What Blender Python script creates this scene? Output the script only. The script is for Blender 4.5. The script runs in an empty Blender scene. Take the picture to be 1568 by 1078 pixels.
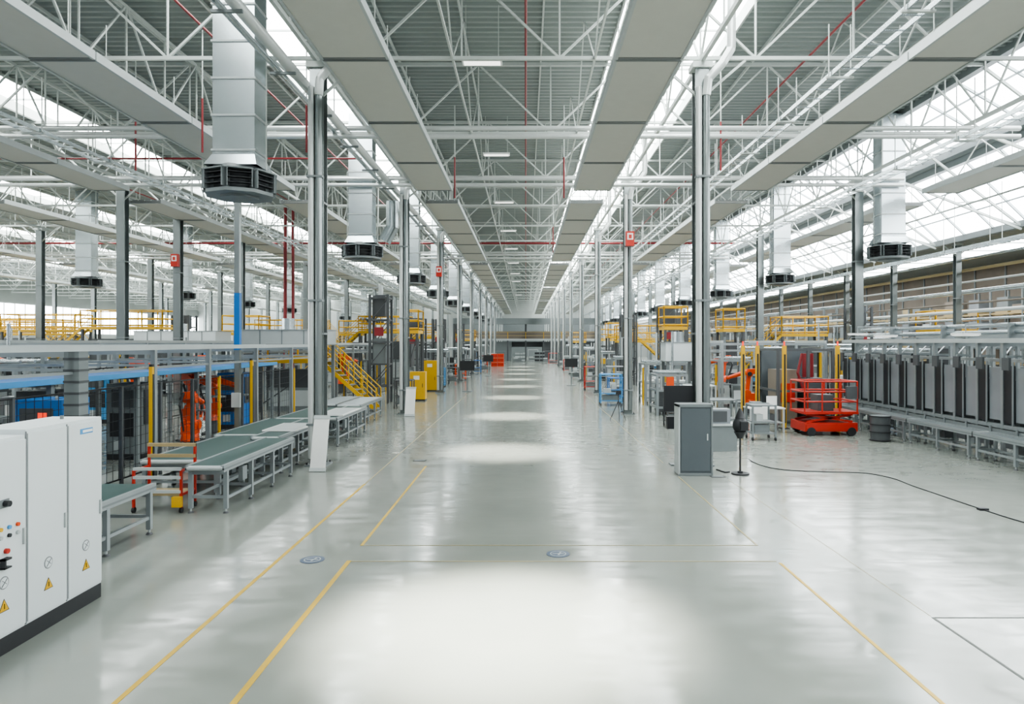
import bpy, math, random
from mathutils import Vector, Matrix
random.seed(7)
S = bpy.context.scene
COL = S.collection
try:
    S.view_settings.view_transform='AgX'; S.view_settings.look='AgX - Medium High Contrast'; S.view_settings.exposure=-0.18
except Exception as e: print(e)

# ------------------------------------------------------------------ materials
MATS = {}
def mat(name, col, rough=0.5, metal=0.0, var=0.08, scale=3.0, emit=None, estr=0.0, coat=0.0, bump=0.0):
    m = bpy.data.materials.new(name); m.use_nodes = True
    nt = m.node_tree; b = nt.nodes['Principled BSDF']
    tc = nt.nodes.new('ShaderNodeTexCoord')
    nz = nt.nodes.new('ShaderNodeTexNoise'); nz.inputs['Scale'].default_value = scale
    nz.inputs['Detail'].default_value = 4
    nt.links.new(tc.outputs['Object'], nz.inputs['Vector'])
    mx = nt.nodes.new('ShaderNodeMix'); mx.data_type = 'RGBA'
    mx.inputs['A'].default_value = (*[max(0, c*(1-var)) for c in col], 1)
    mx.inputs['B'].default_value = (*[min(1, c*(1+var)) for c in col], 1)
    nt.links.new(nz.outputs['Fac'], mx.inputs['Factor'])
    nt.links.new(mx.outputs['Result'], b.inputs['Base Color'])
    b.inputs['Roughness'].default_value = rough
    b.inputs['Metallic'].default_value = metal
    b.inputs['Coat Weight'].default_value = coat
    if emit:
        b.inputs['Emission Color'].default_value = (*emit, 1)
        b.inputs['Emission Strength'].default_value = estr
    MATS[name] = m
    return m

mat('white_steel', (0.48,0.51,0.49), 0.45)
mat('column_grey', (0.26,0.285,0.285), 0.25, 0.6)
mat('pipe_white', (0.58,0.60,0.59), 0.3, 0.3)
mat('panel_beige', (0.54,0.53,0.485), 0.55, 0.0, 0.04)
mat('panel_edge', (0.20,0.21,0.21), 0.5)
mat('galv', (0.52,0.57,0.59), 0.25, 0.8, 0.3, 1.2)
mat('dark', (0.02,0.021,0.024), 0.5)
mat('darkgrey', (0.07,0.075,0.08), 0.5)
mat('midgrey', (0.18,0.20,0.205), 0.45)
mat('lightgrey', (0.43,0.46,0.46), 0.4)
mat('kiosk_grey', (0.085,0.10,0.11), 0.5)
mat('sheet_grey', (0.27,0.29,0.31), 0.35, 0.3)
mat('alu', (0.31,0.34,0.35), 0.35, 0.5)
mat('cab_white', (0.62,0.66,0.67), 0.4, 0, 0.02)
mat('seam', (0.2,0.21,0.22), 0.6)
mat('yellow', (0.62,0.36,0.015), 0.45)
mat('orange', (0.66,0.07,0.008), 0.4)
mat('red', (0.44,0.025,0.013), 0.4)
mat('pipe_red', (0.22,0.02,0.025), 0.45)
mat('blue', (0.015,0.14,0.42), 0.4)
mat('lightblue', (0.07,0.28,0.55), 0.4)
mat('green_belt', (0.03,0.065,0.06), 0.5)
mat('board_white', (0.74,0.74,0.72), 0.5)
mat('brown', (0.19,0.16,0.13), 0.7, 0, 0.3, 0.6)
mat('wallgrey', (0.40,0.42,0.41), 0.7, 0, 0.12, 0.4)
mat('tan', (0.36,0.28,0.15), 0.6)
mat('red_lamp', (0.8,0.05,0.02), 0.4, emit=(1,0.06,0.02), estr=1.2)
mat('lamp_body', (0.75,0.76,0.75), 0.4)
mat('lamp_glow', (0.9,0.9,0.88), 0.4, emit=(1,0.98,0.92), estr=2.0)
mat('mark_yellow', (0.58,0.37,0.02), 0.35, 0, 0.15, 8)
mat('mark_pale', (0.37,0.32,0.17), 0.32, 0, 0.15, 8)
mat('mark_joint', (0.10,0.11,0.10), 0.6, 0, 0.2, 8)
mat('mark_blue', (0.07,0.10,0.16), 0.4)
mat('deck', (0.27,0.30,0.29), 0.4, 0.3, 0.10, 0.5)
mat('skylight', (0.8,0.85,0.85), 0.5, 0, 0.02, 0.4, emit=(0.95,1.0,0.985), estr=15.0)
mat('glazing', (0.8,0.85,0.88), 0.5, 0, 0.02, 0.4, emit=(0.94,0.99,1.0), estr=12.0)

def floor_mat():
    m = bpy.data.materials.new('floor_epoxy'); m.use_nodes = True
    nt = m.node_tree; b = nt.nodes['Principled BSDF']
    g = nt.nodes.new('ShaderNodeNewGeometry')
    mp = nt.nodes.new('ShaderNodeMapping'); mp.inputs['Scale'].default_value=(0.4,1.8,1)
    n1 = nt.nodes.new('ShaderNodeTexNoise'); n1.inputs['Scale'].default_value = 0.35; n1.inputs['Detail'].default_value = 6
    n2 = nt.nodes.new('ShaderNodeTexNoise'); n2.inputs['Scale'].default_value = 1.0; n2.inputs['Detail'].default_value = 2
    n3 = nt.nodes.new('ShaderNodeTexNoise'); n3.inputs['Scale'].default_value = 2.5; n3.inputs['Detail'].default_value = 8
    nt.links.new(g.outputs['Position'], mp.inputs['Vector'])
    for n in (n1,n3): nt.links.new(g.outputs['Position'], n.inputs['Vector'])
    nt.links.new(mp.outputs['Vector'], n2.inputs['Vector'])
    r = nt.nodes.new('ShaderNodeValToRGB')
    r.color_ramp.elements[0].position = 0.3; r.color_ramp.elements[0].color = (0.235,0.253,0.228,1)
    r.color_ramp.elements[1].position = 0.7; r.color_ramp.elements[1].color = (0.285,0.30,0.27,1)
    nt.links.new(n1.outputs['Fac'], r.inputs['Fac'])
    nt.links.new(r.outputs['Color'], b.inputs['Base Color'])
    mr = nt.nodes.new('ShaderNodeMapRange')
    mr.inputs['To Min'].default_value = 0.10; mr.inputs['To Max'].default_value = 0.23
    mr.inputs['From Min'].default_value = 0.3; mr.inputs['From Max'].default_value = 0.7
    nt.links.new(n3.outputs['Fac'], mr.inputs['Value'])
    nt.links.new(mr.outputs['Result'], b.inputs['Roughness'])
    b.inputs['Specular IOR Level'].default_value = 0.9
    bp = nt.nodes.new('ShaderNodeBump'); bp.inputs['Strength'].default_value = 0.35; bp.inputs['Distance'].default_value = 0.03
    nt.links.new(n2.outputs['Fac'], bp.inputs['Height'])
    nt.links.new(bp.outputs['Normal'], b.inputs['Normal'])
    MATS['floor'] = m
floor_mat()

# ------------------------------------------------------------------ mesh builder
class MB:
    def __init__(s): s.v=[]; s.f=[]; s.m=[]; s.sm=[]; s.names=[]
    def mi(s, n):
        if n not in s.names: s.names.append(n)
        return s.names.index(n)
    def add(s, vs, fs, m, smooth=False):
        o=len(s.v); s.v += [tuple(v) for v in vs]; k=s.mi(m)
        for f in fs:
            s.f.append(tuple(o+i for i in f)); s.m.append(k); s.sm.append(smooth)
    def box(s, x0,x1,y0,y1,z0,z1, m):
        vs=[(x0,y0,z0),(x1,y0,z0),(x1,y1,z0),(x0,y1,z0),(x0,y0,z1),(x1,y0,z1),(x1,y1,z1),(x0,y1,z1)]
        s.add(vs,[(0,3,2,1),(4,5,6,7),(0,1,5,4),(1,2,6,5),(2,3,7,6),(3,0,4,7)],m)
    def beam(s,p,q,w,h,m):
        p=Vector(p);q=Vector(q);d=(q-p)
        if d.length<1e-6: return
        d.normalize()
        up=Vector((0,0,1)) if abs(d.z)<0.98 else Vector((0,1,0))
        a=d.cross(up).normalized()*w/2; b=a.cross(d).normalized()*h/2
        vs=[p-a-b,p+a-b,p+a+b,p-a+b,q-a-b,q+a-b,q+a+b,q-a+b]
        s.add(vs,[(0,3,2,1),(4,5,6,7),(0,1,5,4),(1,2,6,5),(2,3,7,6),(3,0,4,7)],m)
    def cyl(s,p,q,r,m,n=12,r2=None):
        p=Vector(p);q=Vector(q);d=(q-p).normalized()
        r2 = r if r2 is None else r2
        up=Vector((0,0,1)) if abs(d.z)<0.98 else Vector((0,1,0))
        a=d.cross(up).normalized(); b=a.cross(d).normalized()
        vs=[];
        for i in range(n):
            t=2*math.pi*i/n; vs.append(p+(a*math.cos(t)+b*math.sin(t))*r)
        for i in range(n):
            t=2*math.pi*i/n; vs.append(q+(a*math.cos(t)+b*math.sin(t))*r2)
        s.add(vs,[(i,(i+1)%n,n+(i+1)%n,n+i) for i in range(n)],m,True)
        s.add(vs[:n],[tuple(reversed(range(n)))],m); s.add(vs[n:],[tuple(range(n))],m)
    def tube(s,pts,r,m,n=10):
        for i in range(len(pts)-1):
            s.cyl(pts[i],pts[i+1],r,m,n)
            if i>0: s.ball(pts[i],r,m,8,5)
    def ball(s,c,r,m,n=12,k=8,sz=1.0):
        vs=[(c[0],c[1],c[2]-r*sz)]
        for j in range(1,k):
            ph=-math.pi/2+math.pi*j/k
            for i in range(n):
                t=2*math.pi*i/n
                vs.append((c[0]+r*math.cos(ph)*math.cos(t),c[1]+r*math.cos(ph)*math.sin(t),c[2]+r*sz*math.sin(ph)))
        vs.append((c[0],c[1],c[2]+r*sz)); L=len(vs)-1
        fs=[(0,1+(i+1)%n,1+i) for i in range(n)]
        for j in range(k-2):
            for i in range(n):
                a=1+j*n+i;b=1+j*n+(i+1)%n; fs.append((a,b,b+n,a+n))
        o=1+(k-2)*n
        fs += [(o+i,o+(i+1)%n,L) for i in range(n)]
        s.add(vs,fs,m,True)
    def mesh(s,name):
        me=bpy.data.meshes.new(name); me.from_pydata(s.v,[],s.f)
        for n in s.names: me.materials.append(MATS[n])
        me.polygons.foreach_set('material_index',s.m)
        me.polygons.foreach_set('use_smooth',s.sm); me.update()
        return me
    def obj(s,name,loc=(0,0,0),rz=0,bevel=0):
        return inst(s.mesh(name),name,loc,rz,bevel)
def inst(me,name,loc=(0,0,0),rz=0,bevel=0,sc=1):
    o=bpy.data.objects.new(name,me); COL.objects.link(o); o.location=loc; o.rotation_euler=(0,0,rz); o.scale=(sc,sc,sc)
    if bevel:
        b=o.modifiers.new('bevel','BEVEL'); b.width=bevel; b.segments=2; b.limit_method='ANGLE'
    return o

YE=150.0; YB=-10.0; XL=-72.0; XR=31.0; ZD=12.45
# ------------------------------------------------------------------ room
m=MB(); m.add([(XL,YB,0),(XR,YB,0),(XR,YE,0),(XL,YE,0)],[(0,1,2,3)],'floor'); m.obj('floor')
SKY=[(2.75,6.3),(-8.6,-6.9),(-20.6,-18.4),(-32.5,-30.0),(-45,-42),(-58,-54)]
edges=sorted([(a,b) for a,b in SKY])
segs=[];cur=XL
for a,b in edges: segs.append((cur,a)); cur=b
segs.append((cur,15.4))
def deckrib(m,a,b,z):
    y=YB; vs=[];prof=[(0,0.0),(0.11,0.0),(0.16,0.09),(0.27,0.09)]
    while y<YE:
        for dy,dz in prof:
            vs.append((a,y+dy,z+dz)); vs.append((b,y+dy,z+dz))
        y+=0.32
    fs=[(2*i,2*i+2,2*i+3,2*i+1) for i in range(len(vs)//2-1)]
    m.add(vs,fs,'deck')
m=MB()
for a,b in segs: deckrib(m,a,b,ZD)
deckrib(m,21.0,24.5,8.1); deckrib(m,27.0,XR,8.1)
m.obj('ceiling')
k=0
for a,b in SKY:
    k+=1; m=MB()
    m.add([(a,YB,ZD+0.3),(b,YB,ZD+0.3),(b,YE,ZD+0.3),(a,YE,ZD+0.3)],[(0,3,2,1)],'skylight')
    m.box(a-0.06,a,YB,YE,ZD-0.1,ZD+0.3,'white_steel'); m.box(b,b+0.06,YB,YE,ZD-0.1,ZD+0.3,'white_steel')
    y=YB+1.2
    while y<YE:
        m.box(a,b,y-0.025,y+0.025,ZD+0.22,ZD+0.28,'white_steel'); y+=3.0
    m.obj('fill_skylight_%d'%k)
k+=1; m=MB(); m.add([(24.5,YB,8.2),(27,YB,8.2),(27,YE,8.2),(24.5,YE,8.2)],[(0,3,2,1)],'glazing')  # glowing roof strip added to brighten the dark low bay
y=YB
while y<YE: m.box(24.5,27,y,y+.06,8.1,8.18,'white_steel'); y+=3
m.obj('fill_skylight_%d'%k)
for (xa,za,xb,zb) in [(15.4,12.45,17.9,11.0),(18.3,10.7,21.0,8.1)]:
    k+=1; m=MB()
    m.add([(xa,YB,za),(xb,YB,zb),(xb,YE,zb),(xa,YE,za)],[(0,3,2,1)],'glazing')
    y=YB+0.5
    while y<YE:
        m.beam((xa,y,za-0.06),(xb,y,zb-0.06),0.07,0.09,'alu'); y+=2.0
    for t in (0.0,0.33,0.66,1.0):
        x=xa+(xb-xa)*t; z=za+(zb-za)*t
        m.beam((x,YB,z-0.07),(x,YE,z-0.07),0.06 if 0<t<1 else 0.28,0.06 if 0<t<1 else 0.28,'alu' if 0<t<1 else 'midgrey')
    m.obj('fill_skylight_%d'%k)
m=MB(); m.add([(17.9,YB,11.0),(18.3,YB,10.7),(18.3,YE,10.7),(17.9,YE,11.0)],[(0,3,2,1)],'deck'); m.obj('trim_1')
m=MB(); m.box(XR,XR+0.2,YB,YE,0,8.3,'brown')
y=YB
while y<YE:
    m.box(XR-0.06,XR,y,y+0.12,0,8.1,'midgrey'); y+=3.0
m.obj('wall_right')
m=MB(); m.box(XL-0.2,XL,YB,YE,0,12.5,'wallgrey'); m.obj('wall_left')
k+=1; m=MB(); m.add([(XL+0.05,YB,4.5),(XL+0.05,YE,4.5),(XL+0.05,YE,8.5),(XL+0.05,YB,8.5)],[(0,1,2,3)],'glazing')
y=YB
while y<YE: m.box(XL+0.05,XL+0.15,y,y+0.1,4.5,8.5,'white_steel'); y+=2
m.obj('fill_skylight_%d'%k)
m=MB(); m.box(XL,XR,YE,YE+0.2,0,12.6,'wallgrey')
m.box(-16,16,YE-0.1,YE,0,8.4,'midgrey')  # lower band painted lighter in place of distance haze
m.obj('wall_back')
m=MB()
m.box(-12,12,114,118,3.4,3.7,'lightgrey')  # far deck lightened too, haze put into its colour
for x in range(-12,13,3): m.box(x-0.12,x+0.12,114,114.25,0,3.4,'darkgrey'); m.box(x-0.05,x+0.05,114,114.1,3.7,4.8,'yellow')
for z in (4.2,4.8): m.box(-12,12,114,114.08,z-0.05,z+0.05,'tan')
m.box(-12,-2.4,115,117,0,3.2,'midgrey'); m.box(2.8,12,115,117,0,3.2,'darkgrey'); m.box(-2.4,2.8,116.5,117,2.3,3.2,'darkgrey')
m.box(-12,12,116,118,6.2,7.2,'midgrey'); m.box(-12,12,117.5,118,3.7,5.0,'brown')
for x in (-12,0,12): m.box(x-0.15,x+0.15,117,117.3,3.7,6.2,'darkgrey')
m.obj('mezzanine_walkway')

# ------------------------------------------------------------------ roof structure
m=MB(); x0=XL+0.5; x1=15.3; zt=12.3; zb=10.0
m.beam((x0,0,zt),(x1,0,zt),0.09,0.10,'white_steel'); m.beam((x0,0,zb),(x1,0,zb),0.08,0.09,'white_steel')
n=int((x1-x0)/2.35); st=(x1-x0)/n
for i in range(n):
    xa=x0+i*st; xb=xa+st
    m.beam((xa,0,zb),(xa,0,zt),0.04,0.04,'white_steel')
    if i%2==0: m.beam((xa,0,zb),(xb,0,zt),0.055,0.055,'white_steel')
    else: m.beam((xa,0,zt),(xb,0,zb),0.055,0.055,'white_steel')
m.beam((15.3,0,10.0),(20.9,0,7.8),0.08,0.09,'white_steel'); m.beam((15.3,0,12.2),(20.9,0,7.95),0.08,0.09,'white_steel')
for i in range(4):
    t=i/4; t2=(i+1)/4
    m.beam((15.3+5.6*t,0,10-2.2*t),(15.3+5.6*t2,0,12.2-4.25*t2),0.05,0.05,'white_steel')
tr=m.mesh('roof_truss')
ys=[]
yy=4.8
while yy<YE: ys.append(yy); yy+=6.0
for yy in ys: inst(tr,'roof_truss',(0,yy,0))
m=MB()
m.beam((0,YB+.2,zt-0.05),(0,YE-.2,zt-0.05),0.08,0.09,'white_steel'); m.beam((0,YB+.2,9.9),(0,YE-.2,9.9),0.09,0.11,'white_steel')
y=YB+0.8; i=0
while y+2<YE:
    m.beam((0,y,9.9),(0,y,zt),0.04,0.04,'white_steel')
    m.beam((0,y,9.9 if i%2 else zt),(0,y+2,zt if i%2 else 9.9),0.05,0.05,'white_steel'); y+=2; i+=1
lt=m.mesh('longitudinal_truss')
for x in (-5.1,4.3,-11,-17,14,-29,-41,-53): inst(lt,'longitudinal_truss',(x,0,0))
m=MB()
m.beam((0,YB+.2,10.0),(0,YE-.2,10.0),0.05,0.06,'white_steel')
y=YB+2.8
while y+6<YE:
    m.beam((0,y,10.0),(0,y+3,12.3),0.035,0.035,'white_steel'); m.beam((0,y+3,12.3),(0,y+6,10.0),0.035,0.035,'white_steel'); y+=6
sr=m.mesh('stiffener_rail')
for x in (-1.8,1.7,9.2,17.2): inst(sr,'stiffener_rail',(x,0,0 if x<15 else -1.6))
m=MB()
x=XL+2
while x<15:
    m.beam((x,YB+.2,ZD-0.08),(x,YE-.2,ZD-0.08),0.05,0.10,'white_steel'); x+=2.35
m.obj('roof_purlin_set')

# ------------------------------------------------------------------ columns
def column(pipe):
    m=MB(); w=0.17
    m.box(-w,w,-w,-w+0.03,0,9.8,'column_grey'); m.box(-w,w,w-0.03,w,0,9.8,'column_grey')
    m.box(-0.03,0.03,-w+0.03,w-0.03,0,9.8,'column_grey')
    m.box(-0.27,0.27,-0.27,0.27,0,0.04,'midgrey')
    for sx in (-1,1):
        for sy in (-1,1): m.cyl((sx*.22,sy*.22,0.04),(sx*.22,sy*.22,0.09),0.025,'dark',6)
    for z in (3.2,6.4): m.box(-w-.01,w+.01,-w-.01,w+.01,z,z+.05,'midgrey')
    m.box(-0.24,0.24,-0.24,0.24,9.7,9.84,'white_steel')
    for sx in (-1,1): m.beam((0,0,9.0),(sx*1.1,0,9.95),0.06,0.06,'white_steel')
    if pipe:
        m.cyl((.08,-.25,.2),(.08,-.25,9.0),.085,'column_grey',16); m.cyl((-.10,-.25,.2),(-.10,-.25,9.2),.075,'pipe_white',14)
        m.tube([(.08,-.25,9.0),(.12,-.28,9.4),(.45,-.32,9.75),(.66,-.32,10.1),(.68,-.32,12.3)],.105,'pipe_white',14)
        for z in (1,4,7): m.box(-.19,.19,-0.35,-0.17,z,z+.05,'midgrey')
    return m.mesh('steel_column')
cl=column(1); c0=column(0)
yy=4.8
while yy<YE:
    inst(cl,'steel_column',(-5.1,yy,0)); inst(cl,'steel_column',(4.3,yy,0))
    for x in (-17,14,-29,-41,-53): inst(c0,'steel_column',(x,yy,0))
    yy+=12
inst(c0,'steel_column',(-17,33.4,0))
yy=22.8
while yy<110:
    inst(c0,'steel_column',(22.0,yy,0),0,0,0.82); yy+=6
for p in ((4.3,28.2,7.3),(-17,33.1,7.0),(-5.1,40.2,7.2)):
    m=MB(); m.box(-.17,.17,-.1,.1,-.3,.3,'red'); m.box(-.12,.12,-.11,-.1,-.05,.22,'board_white'); m.box(-.06,.06,-.12,-.11,0,.16,'red'); m.obj('fire_point_sign',p)

# ------------------------------------------------------------------ radiant ceiling panels
m=MB(); W=1.38; PL=4.1
m.box(-W/2,W/2,0,PL,0,0.05,'panel_beige')
for s in (-1,1): m.box(s*W/2-0.03,s*W/2+0.03,0,PL,-0.03,0.16,'lightgrey')
m.box(-W/2,W/2,0,0.05,-0.03,0.12,'panel_edge'); m.box(-W/2,W/2,PL-.05,PL,-0.02,0.12,'panel_edge')
for i in range(5):
    x=-W/2+W*(i+.5)/5; m.cyl((x,0,0.1),(x,PL,0.1),0.025,'pipe_white',6)
for yy in (0.6,PL-0.6):
    m.box(-W/2,W/2,yy-.03,yy+.03,0.12,0.18,'white_steel')
    for s in (-1,1): m.cyl((s*.55,yy,0.15),(s*.55,yy,1.0),0.012,'white_steel',5)
rp=m.mesh('radiant_ceiling_panel')
rows=[-3.6,2.6,-9.8,8.8,-16.3,16.3,-23,-35,-47]
starts=[]
yy=26.9-4.15*7
while yy<26: starts.append(yy); yy+=4.15
base=29.2
while base<140:
    for j in range(5): starts.append(base+4.15*j)
    base+=4.15*5+2.3
for x in rows:
    z=9.0 if x<16 else 8.9
    for s_ in starts:
        if x<-20 and s_<20: continue
        if s_+4.1>YE: continue
        inst(rp,'radiant_ceiling_panel',(x,s_,z))
m=MB()
for yy in (27.45,51.2,21.0):
    for dz in (0,0.25):
        m.cyl((-60,yy,9.35+dz),(15.2,yy,9.35+dz),0.075,'pipe_white',10)
m.obj('heating_supply_pipes')
m=MB()
m.cyl((-5.6,YB,9.55),(-5.6,YE-.3,9.55),0.13,'pipe_white',12); m.cyl((-5.9,YB,9.5),(-5.9,YE-.3,9.5),0.07,'galv',10)
y=-8
while y<YE-1: m.box(-6.0,-5.4,y,y+.06,9.3,9.36,'midgrey'); y+=3
m.obj('insulated_pipe_run')
m=MB()
for x in (0.0,8.6,-8.9,-14.5,-22.5): m.cyl((x,YB,11.7),(x,YE-.3,11.7),0.035,'pipe_red',8)
m.cyl((-60,49,10.15),(15,49,10.15),0.07,'pipe_red',8)
m.cyl((-60,25,9.75),(-6,25,9.75),0.035,'pipe_red',8)
for x,y in ((-6.1,19.0),(-12,21),(-9,19),(1.4,25),(1.6,40),(6,21),(-2.6,25)): m.cyl((x,y,8.3),(x,y,9.8),0.03,'pipe_red',8); m.cyl((x,y,9.8),(x,y,11.7),0.02,'white_steel',6)
m.cyl((-15.5,44,0),(-15.5,44,11.7),0.11,'pipe_red',12); m.cyl((-15.0,44,0),(-15.0,44,11.7),0.09,'pipe_red',12)
m.obj('sprinkler_pipe_network')
m=MB()
for x,z in ((-13.0,8.6),(6.9,8.9),(11.6,8.4),(18.6,7.0)):
    for s in (-.2,.2): m.beam((x+s,YB,z),(x+s,YE-.3,z),0.03,0.1,'galv')
    y=YB
    while y<YE-1:
        m.box(x-.2,x+.2,y,y+.04,z-.04,z-.02,'galv'); y+=0.6
    y=YB+1
    while y<YE-1:
        for s in (-.24,.24): m.cyl((x+s,y,z-.05),(x+s,y,min(10,z+2.4)),0.015,'white_steel',5)
        m.box(x-.3,x+.3,y-.03,y+.03,z-.09,z-.05,'white_steel'); y+=3
m.obj('cable_tray')

# ------------------------------------------------------------------ air units
m=MB()
m.box(-.48,.48,-.35,.35,7.35,12.3,'galv')
for z in (7.4,8.2,9.05,9.9,10.75,11.6): m.box(-.51,.51,-.38,.38,z,z+.045,'lightgrey')
vs=[(-.48,-.35,7.35),(.48,-.35,7.35),(.48,.35,7.35),(-.48,.35,7.35),(-.6,-.55,7.05),(.6,-.55,7.05),(.6,.55,7.05),(-.6,.55,7.05)]
m.add(vs,[(0,4,5,1),(1,5,6,2),(2,6,7,3),(3,7,4,0)],'galv')
def octo(r,z0,z1,mt,r1=None):
    r1=r1 or r
    m.cyl((0,0,z0),(0,0,z1),r,mt,8,r1)
octo(.66,6.95,7.07,'midgrey',.6); octo(.78,6.42,6.5,'midgrey'); octo(.6,6.5,6.95,'darkgrey'); octo(.45,6.36,6.42,'midgrey')
for i in range(8):
    a=math.pi/4*i+math.pi/8
    c=Vector((math.cos(a),math.sin(a),0)); t=Vector((-math.sin(a),math.cos(a),0))
    for s in (-1,1): m.beam(c*.56+t*.26*s+Vector((0,0,6.72)),c*.8+t*.26*s+Vector((0,0,6.72)),.02,.42,'midgrey')
    for z in (6.6,6.72,6.84): m.beam(c*.72-t*.25+Vector((0,0,z)),c*.72+t*.25+Vector((0,0,z)),.14,.015,'dark')
    m.beam(c*.7-t*.28+Vector((0,0,6.93)),c*.7+t*.28+Vector((0,0,6.93)),.22,.03,'midgrey')
for s in (-1,1): m.cyl((s*.62,0,7.05),(s*.62,0,10),.015,'white_steel',5)
au=m.mesh('air_supply_diffuser')
for i in range(11):
    for x in (-6.7,14.9,-27):
        if x==14.9 and i==0: continue
        inst(au,'air_supply_diffuser',(x,16+12*i+(0 if x!=-27 else 2),0))
m=MB()
m.tube([(-6.1,29.5,7.4),(-5.75,29.5,8.0),(-5.75,29.5,9.1)],0.28,'galv',14); m.obj('ventilation_duct_elbow')

# ------------------------------------------------------------------ lamps
m=MB()
m.box(-.55,.55,-.16,.16,0,.07,'lamp_body'); m.box(-.5,.5,-.13,.13,-.012,0,'lamp_glow')
for s in (-1,1): m.cyl((s*.45,0,.07),(s*.45,0,1.6),.01,'white_steel',5)
lm=m.mesh('high_bay_lamp')
for i,yy in enumerate([7.2,18.8,28.0,37.5,47,56,66,76,86,98,110]):
    inst(lm,'high_bay_lamp',(-1.2,yy,10.7))
    if i<9:
        ld=bpy.data.lights.new('pool_spot','SPOT'); ld.energy=32000 if i else 58000; ld.spot_size=math.radians(22 if i else 24); ld.spot_blend=1.0; ld.shadow_soft_size=0.35; ld.color=(1,0.985,0.90)  # spot added below each fixture to make the floor's light pools
        lo=bpy.data.objects.new('pool_spot',ld); COL.objects.link(lo); lo.location=(-1.2,yy,10.6)
        lo.rotation_euler=(0,math.radians(-3 if i else -5),0)

# ------------------------------------------------------------------ floor markings
def strip(name,x0,x1,y0,y1,mt,z=0.004):
    m=MB(); m.box(x0,x1,y0,y1,0.0005,z,mt); return m.obj(name)
for a in ((-3.445,-3.395,3,14.5,'mark_yellow'),(-2.46,-2.40,3,9.4,'mark_yellow'),(-2.45,-2.405,10.1,16.6,'mark_yellow'),
          (3.445,3.485,3,9.3,'mark_yellow'),(3.41,3.44,10.1,15.3,'mark_pale'),
          (-2.40,3.44,9.36,9.38,'mark_pale'),(-2.405,3.41,10.10,10.12,'mark_pale'),
          (-3.43,-3.40,14.5,40,'mark_pale'),(3.42,3.44,17,40,'mark_pale')):
    strip('floor_marking_line',*a)
strip('floor_joint',4.43,4.46,3.0,7.46,'mark_joint',0.003); strip('floor_joint',4.46,8.0,7.44,7.46,'mark_joint',0.003)
strip('floor_joint',4.44,4.45,7.5,15,'mark_pale',0.002)
for x,y in ((-2.95,9.44),(0.46,9.7)):
    m=MB(); m.cyl((0,0,0.001),(0,0,.006),.165,'mark_blue',32)
    m.cyl((0,0,.006),(0,0,.0065),.115,'lightgrey',32); m.cyl((0,0,.0065),(0,0,.007),.10,'mark_blue',32)
    m.beam((-.08,0,.0075),(.08,0,.0075),.025,.001,'lightgrey'); m.beam((0,-.07,.0075),(.04,.07,.0075),.025,.001,'lightgrey')
    m.obj('floor_sign_disc',(x,y,0))
for x,y in ((4.3,15.3),(-2.7,17.4)):
    m=MB(); m.box(-.16,.16,-.1,.1,.0005,.008,'dark'); m.box(-.13,.13,-.07,.07,.008,.01,'midgrey'); m.obj('floor_box_cover',(x,y,0))

# ------------------------------------------------------------------ electrical cabinet
m=MB()
m.box(-5.55,-5.02,5.62,8.07,0,.17,'dark')
m.box(-5.6,-5.02,5.62,6.84,.17,2.08,'cab_white'); m.box(-5.6,-5.02,6.85,8.07,.17,2.13,'cab_white')
doors=[(5.62,6.22,2.06),(6.24,6.84,2.06),(6.85,7.45,2.11),(7.46,8.06,2.11)]
def tri(y,z,s,x,mt,h=0.003):
    m.add([(x+h,y-s,z-s*.8),(x+h,y+s,z-s*.8),(x+h,y,z+s)],[(0,1,2)],mt)
for i,(a,b,t) in enumerate(doors):
    m.box(-5.02,-5.0,a+.012,b-.012,.2,t-.02,'cab_white')
    m.box(-5.021,-5.012,a-.004,a+.01,.18,t,'seam')
    X=-5.0
    yc=(a+b)/2
    tri(yc,.48,.07,X,'dark',.002); tri(yc,.478,.058,X,'yellow',.004); m.beam((X+.005,yc,.45),(X+.005,yc,.50),.012,.002,'dark')
    m.cyl((X,yc,.70),(X+.003,yc,.70),.062,'seam',20); m.cyl((X+.003,yc,.70),(X+.005,yc,.70),.052,'cab_white',20)
    m.beam((X+.006,yc-.035,.665),(X+.006,yc+.035,.735),.012,.002,'seam'); m.beam((X+.006,yc-.03,.73),(X+.006,yc+.03,.68),.01,.002,'seam')
    m.box(X,X+.02,b-.06,b-.035,1.0,1.16,'lightgrey')
    if i<2:
        m.box(X,X+.01,yc-.06,yc+.06,1.42,1.50,'midgrey'); m.cyl((X,yc,1.46),(X+.06,yc,1.46),.03,'dark',12)
        for r_ in range(2):
            for c_ in range(4):
                y_=yc-.16+c_*.11; z_=1.22-.08*r_
                m.cyl((X,y_,z_),(X+.02,y_,z_),.02,['lightgrey','yellow','lightblue','orange','red','lightgrey','dark','lightgrey'][r_*4+c_],12)
        m.cyl((X,yc+.02,1.0),(X+.03,yc+.02,1.0),.025,'red',14)
        m.box(X,X+.05,yc-.05,yc-.03,.84,.94,'dark'); m.box(X,X+.05,yc-.05,yc+.04,.92,.94,'dark'); m.box(X,X+.05,yc-.05,yc+.04,.84,.855,'dark')
    if i==3: m.box(X,X+.004,yc-.1,yc+.12,1.97,2.03,'lightblue'); m.box(X+.004,X+.006,yc-.06,yc+.11,1.985,2.015,'board_white')
for yl in (6.0,6.6,7.8): m.cyl((-5.3,yl,2.08),(-5.3,yl,2.17),.02,'midgrey',8)
m.obj('electrical_cabinet',bevel=0.004)

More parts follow.
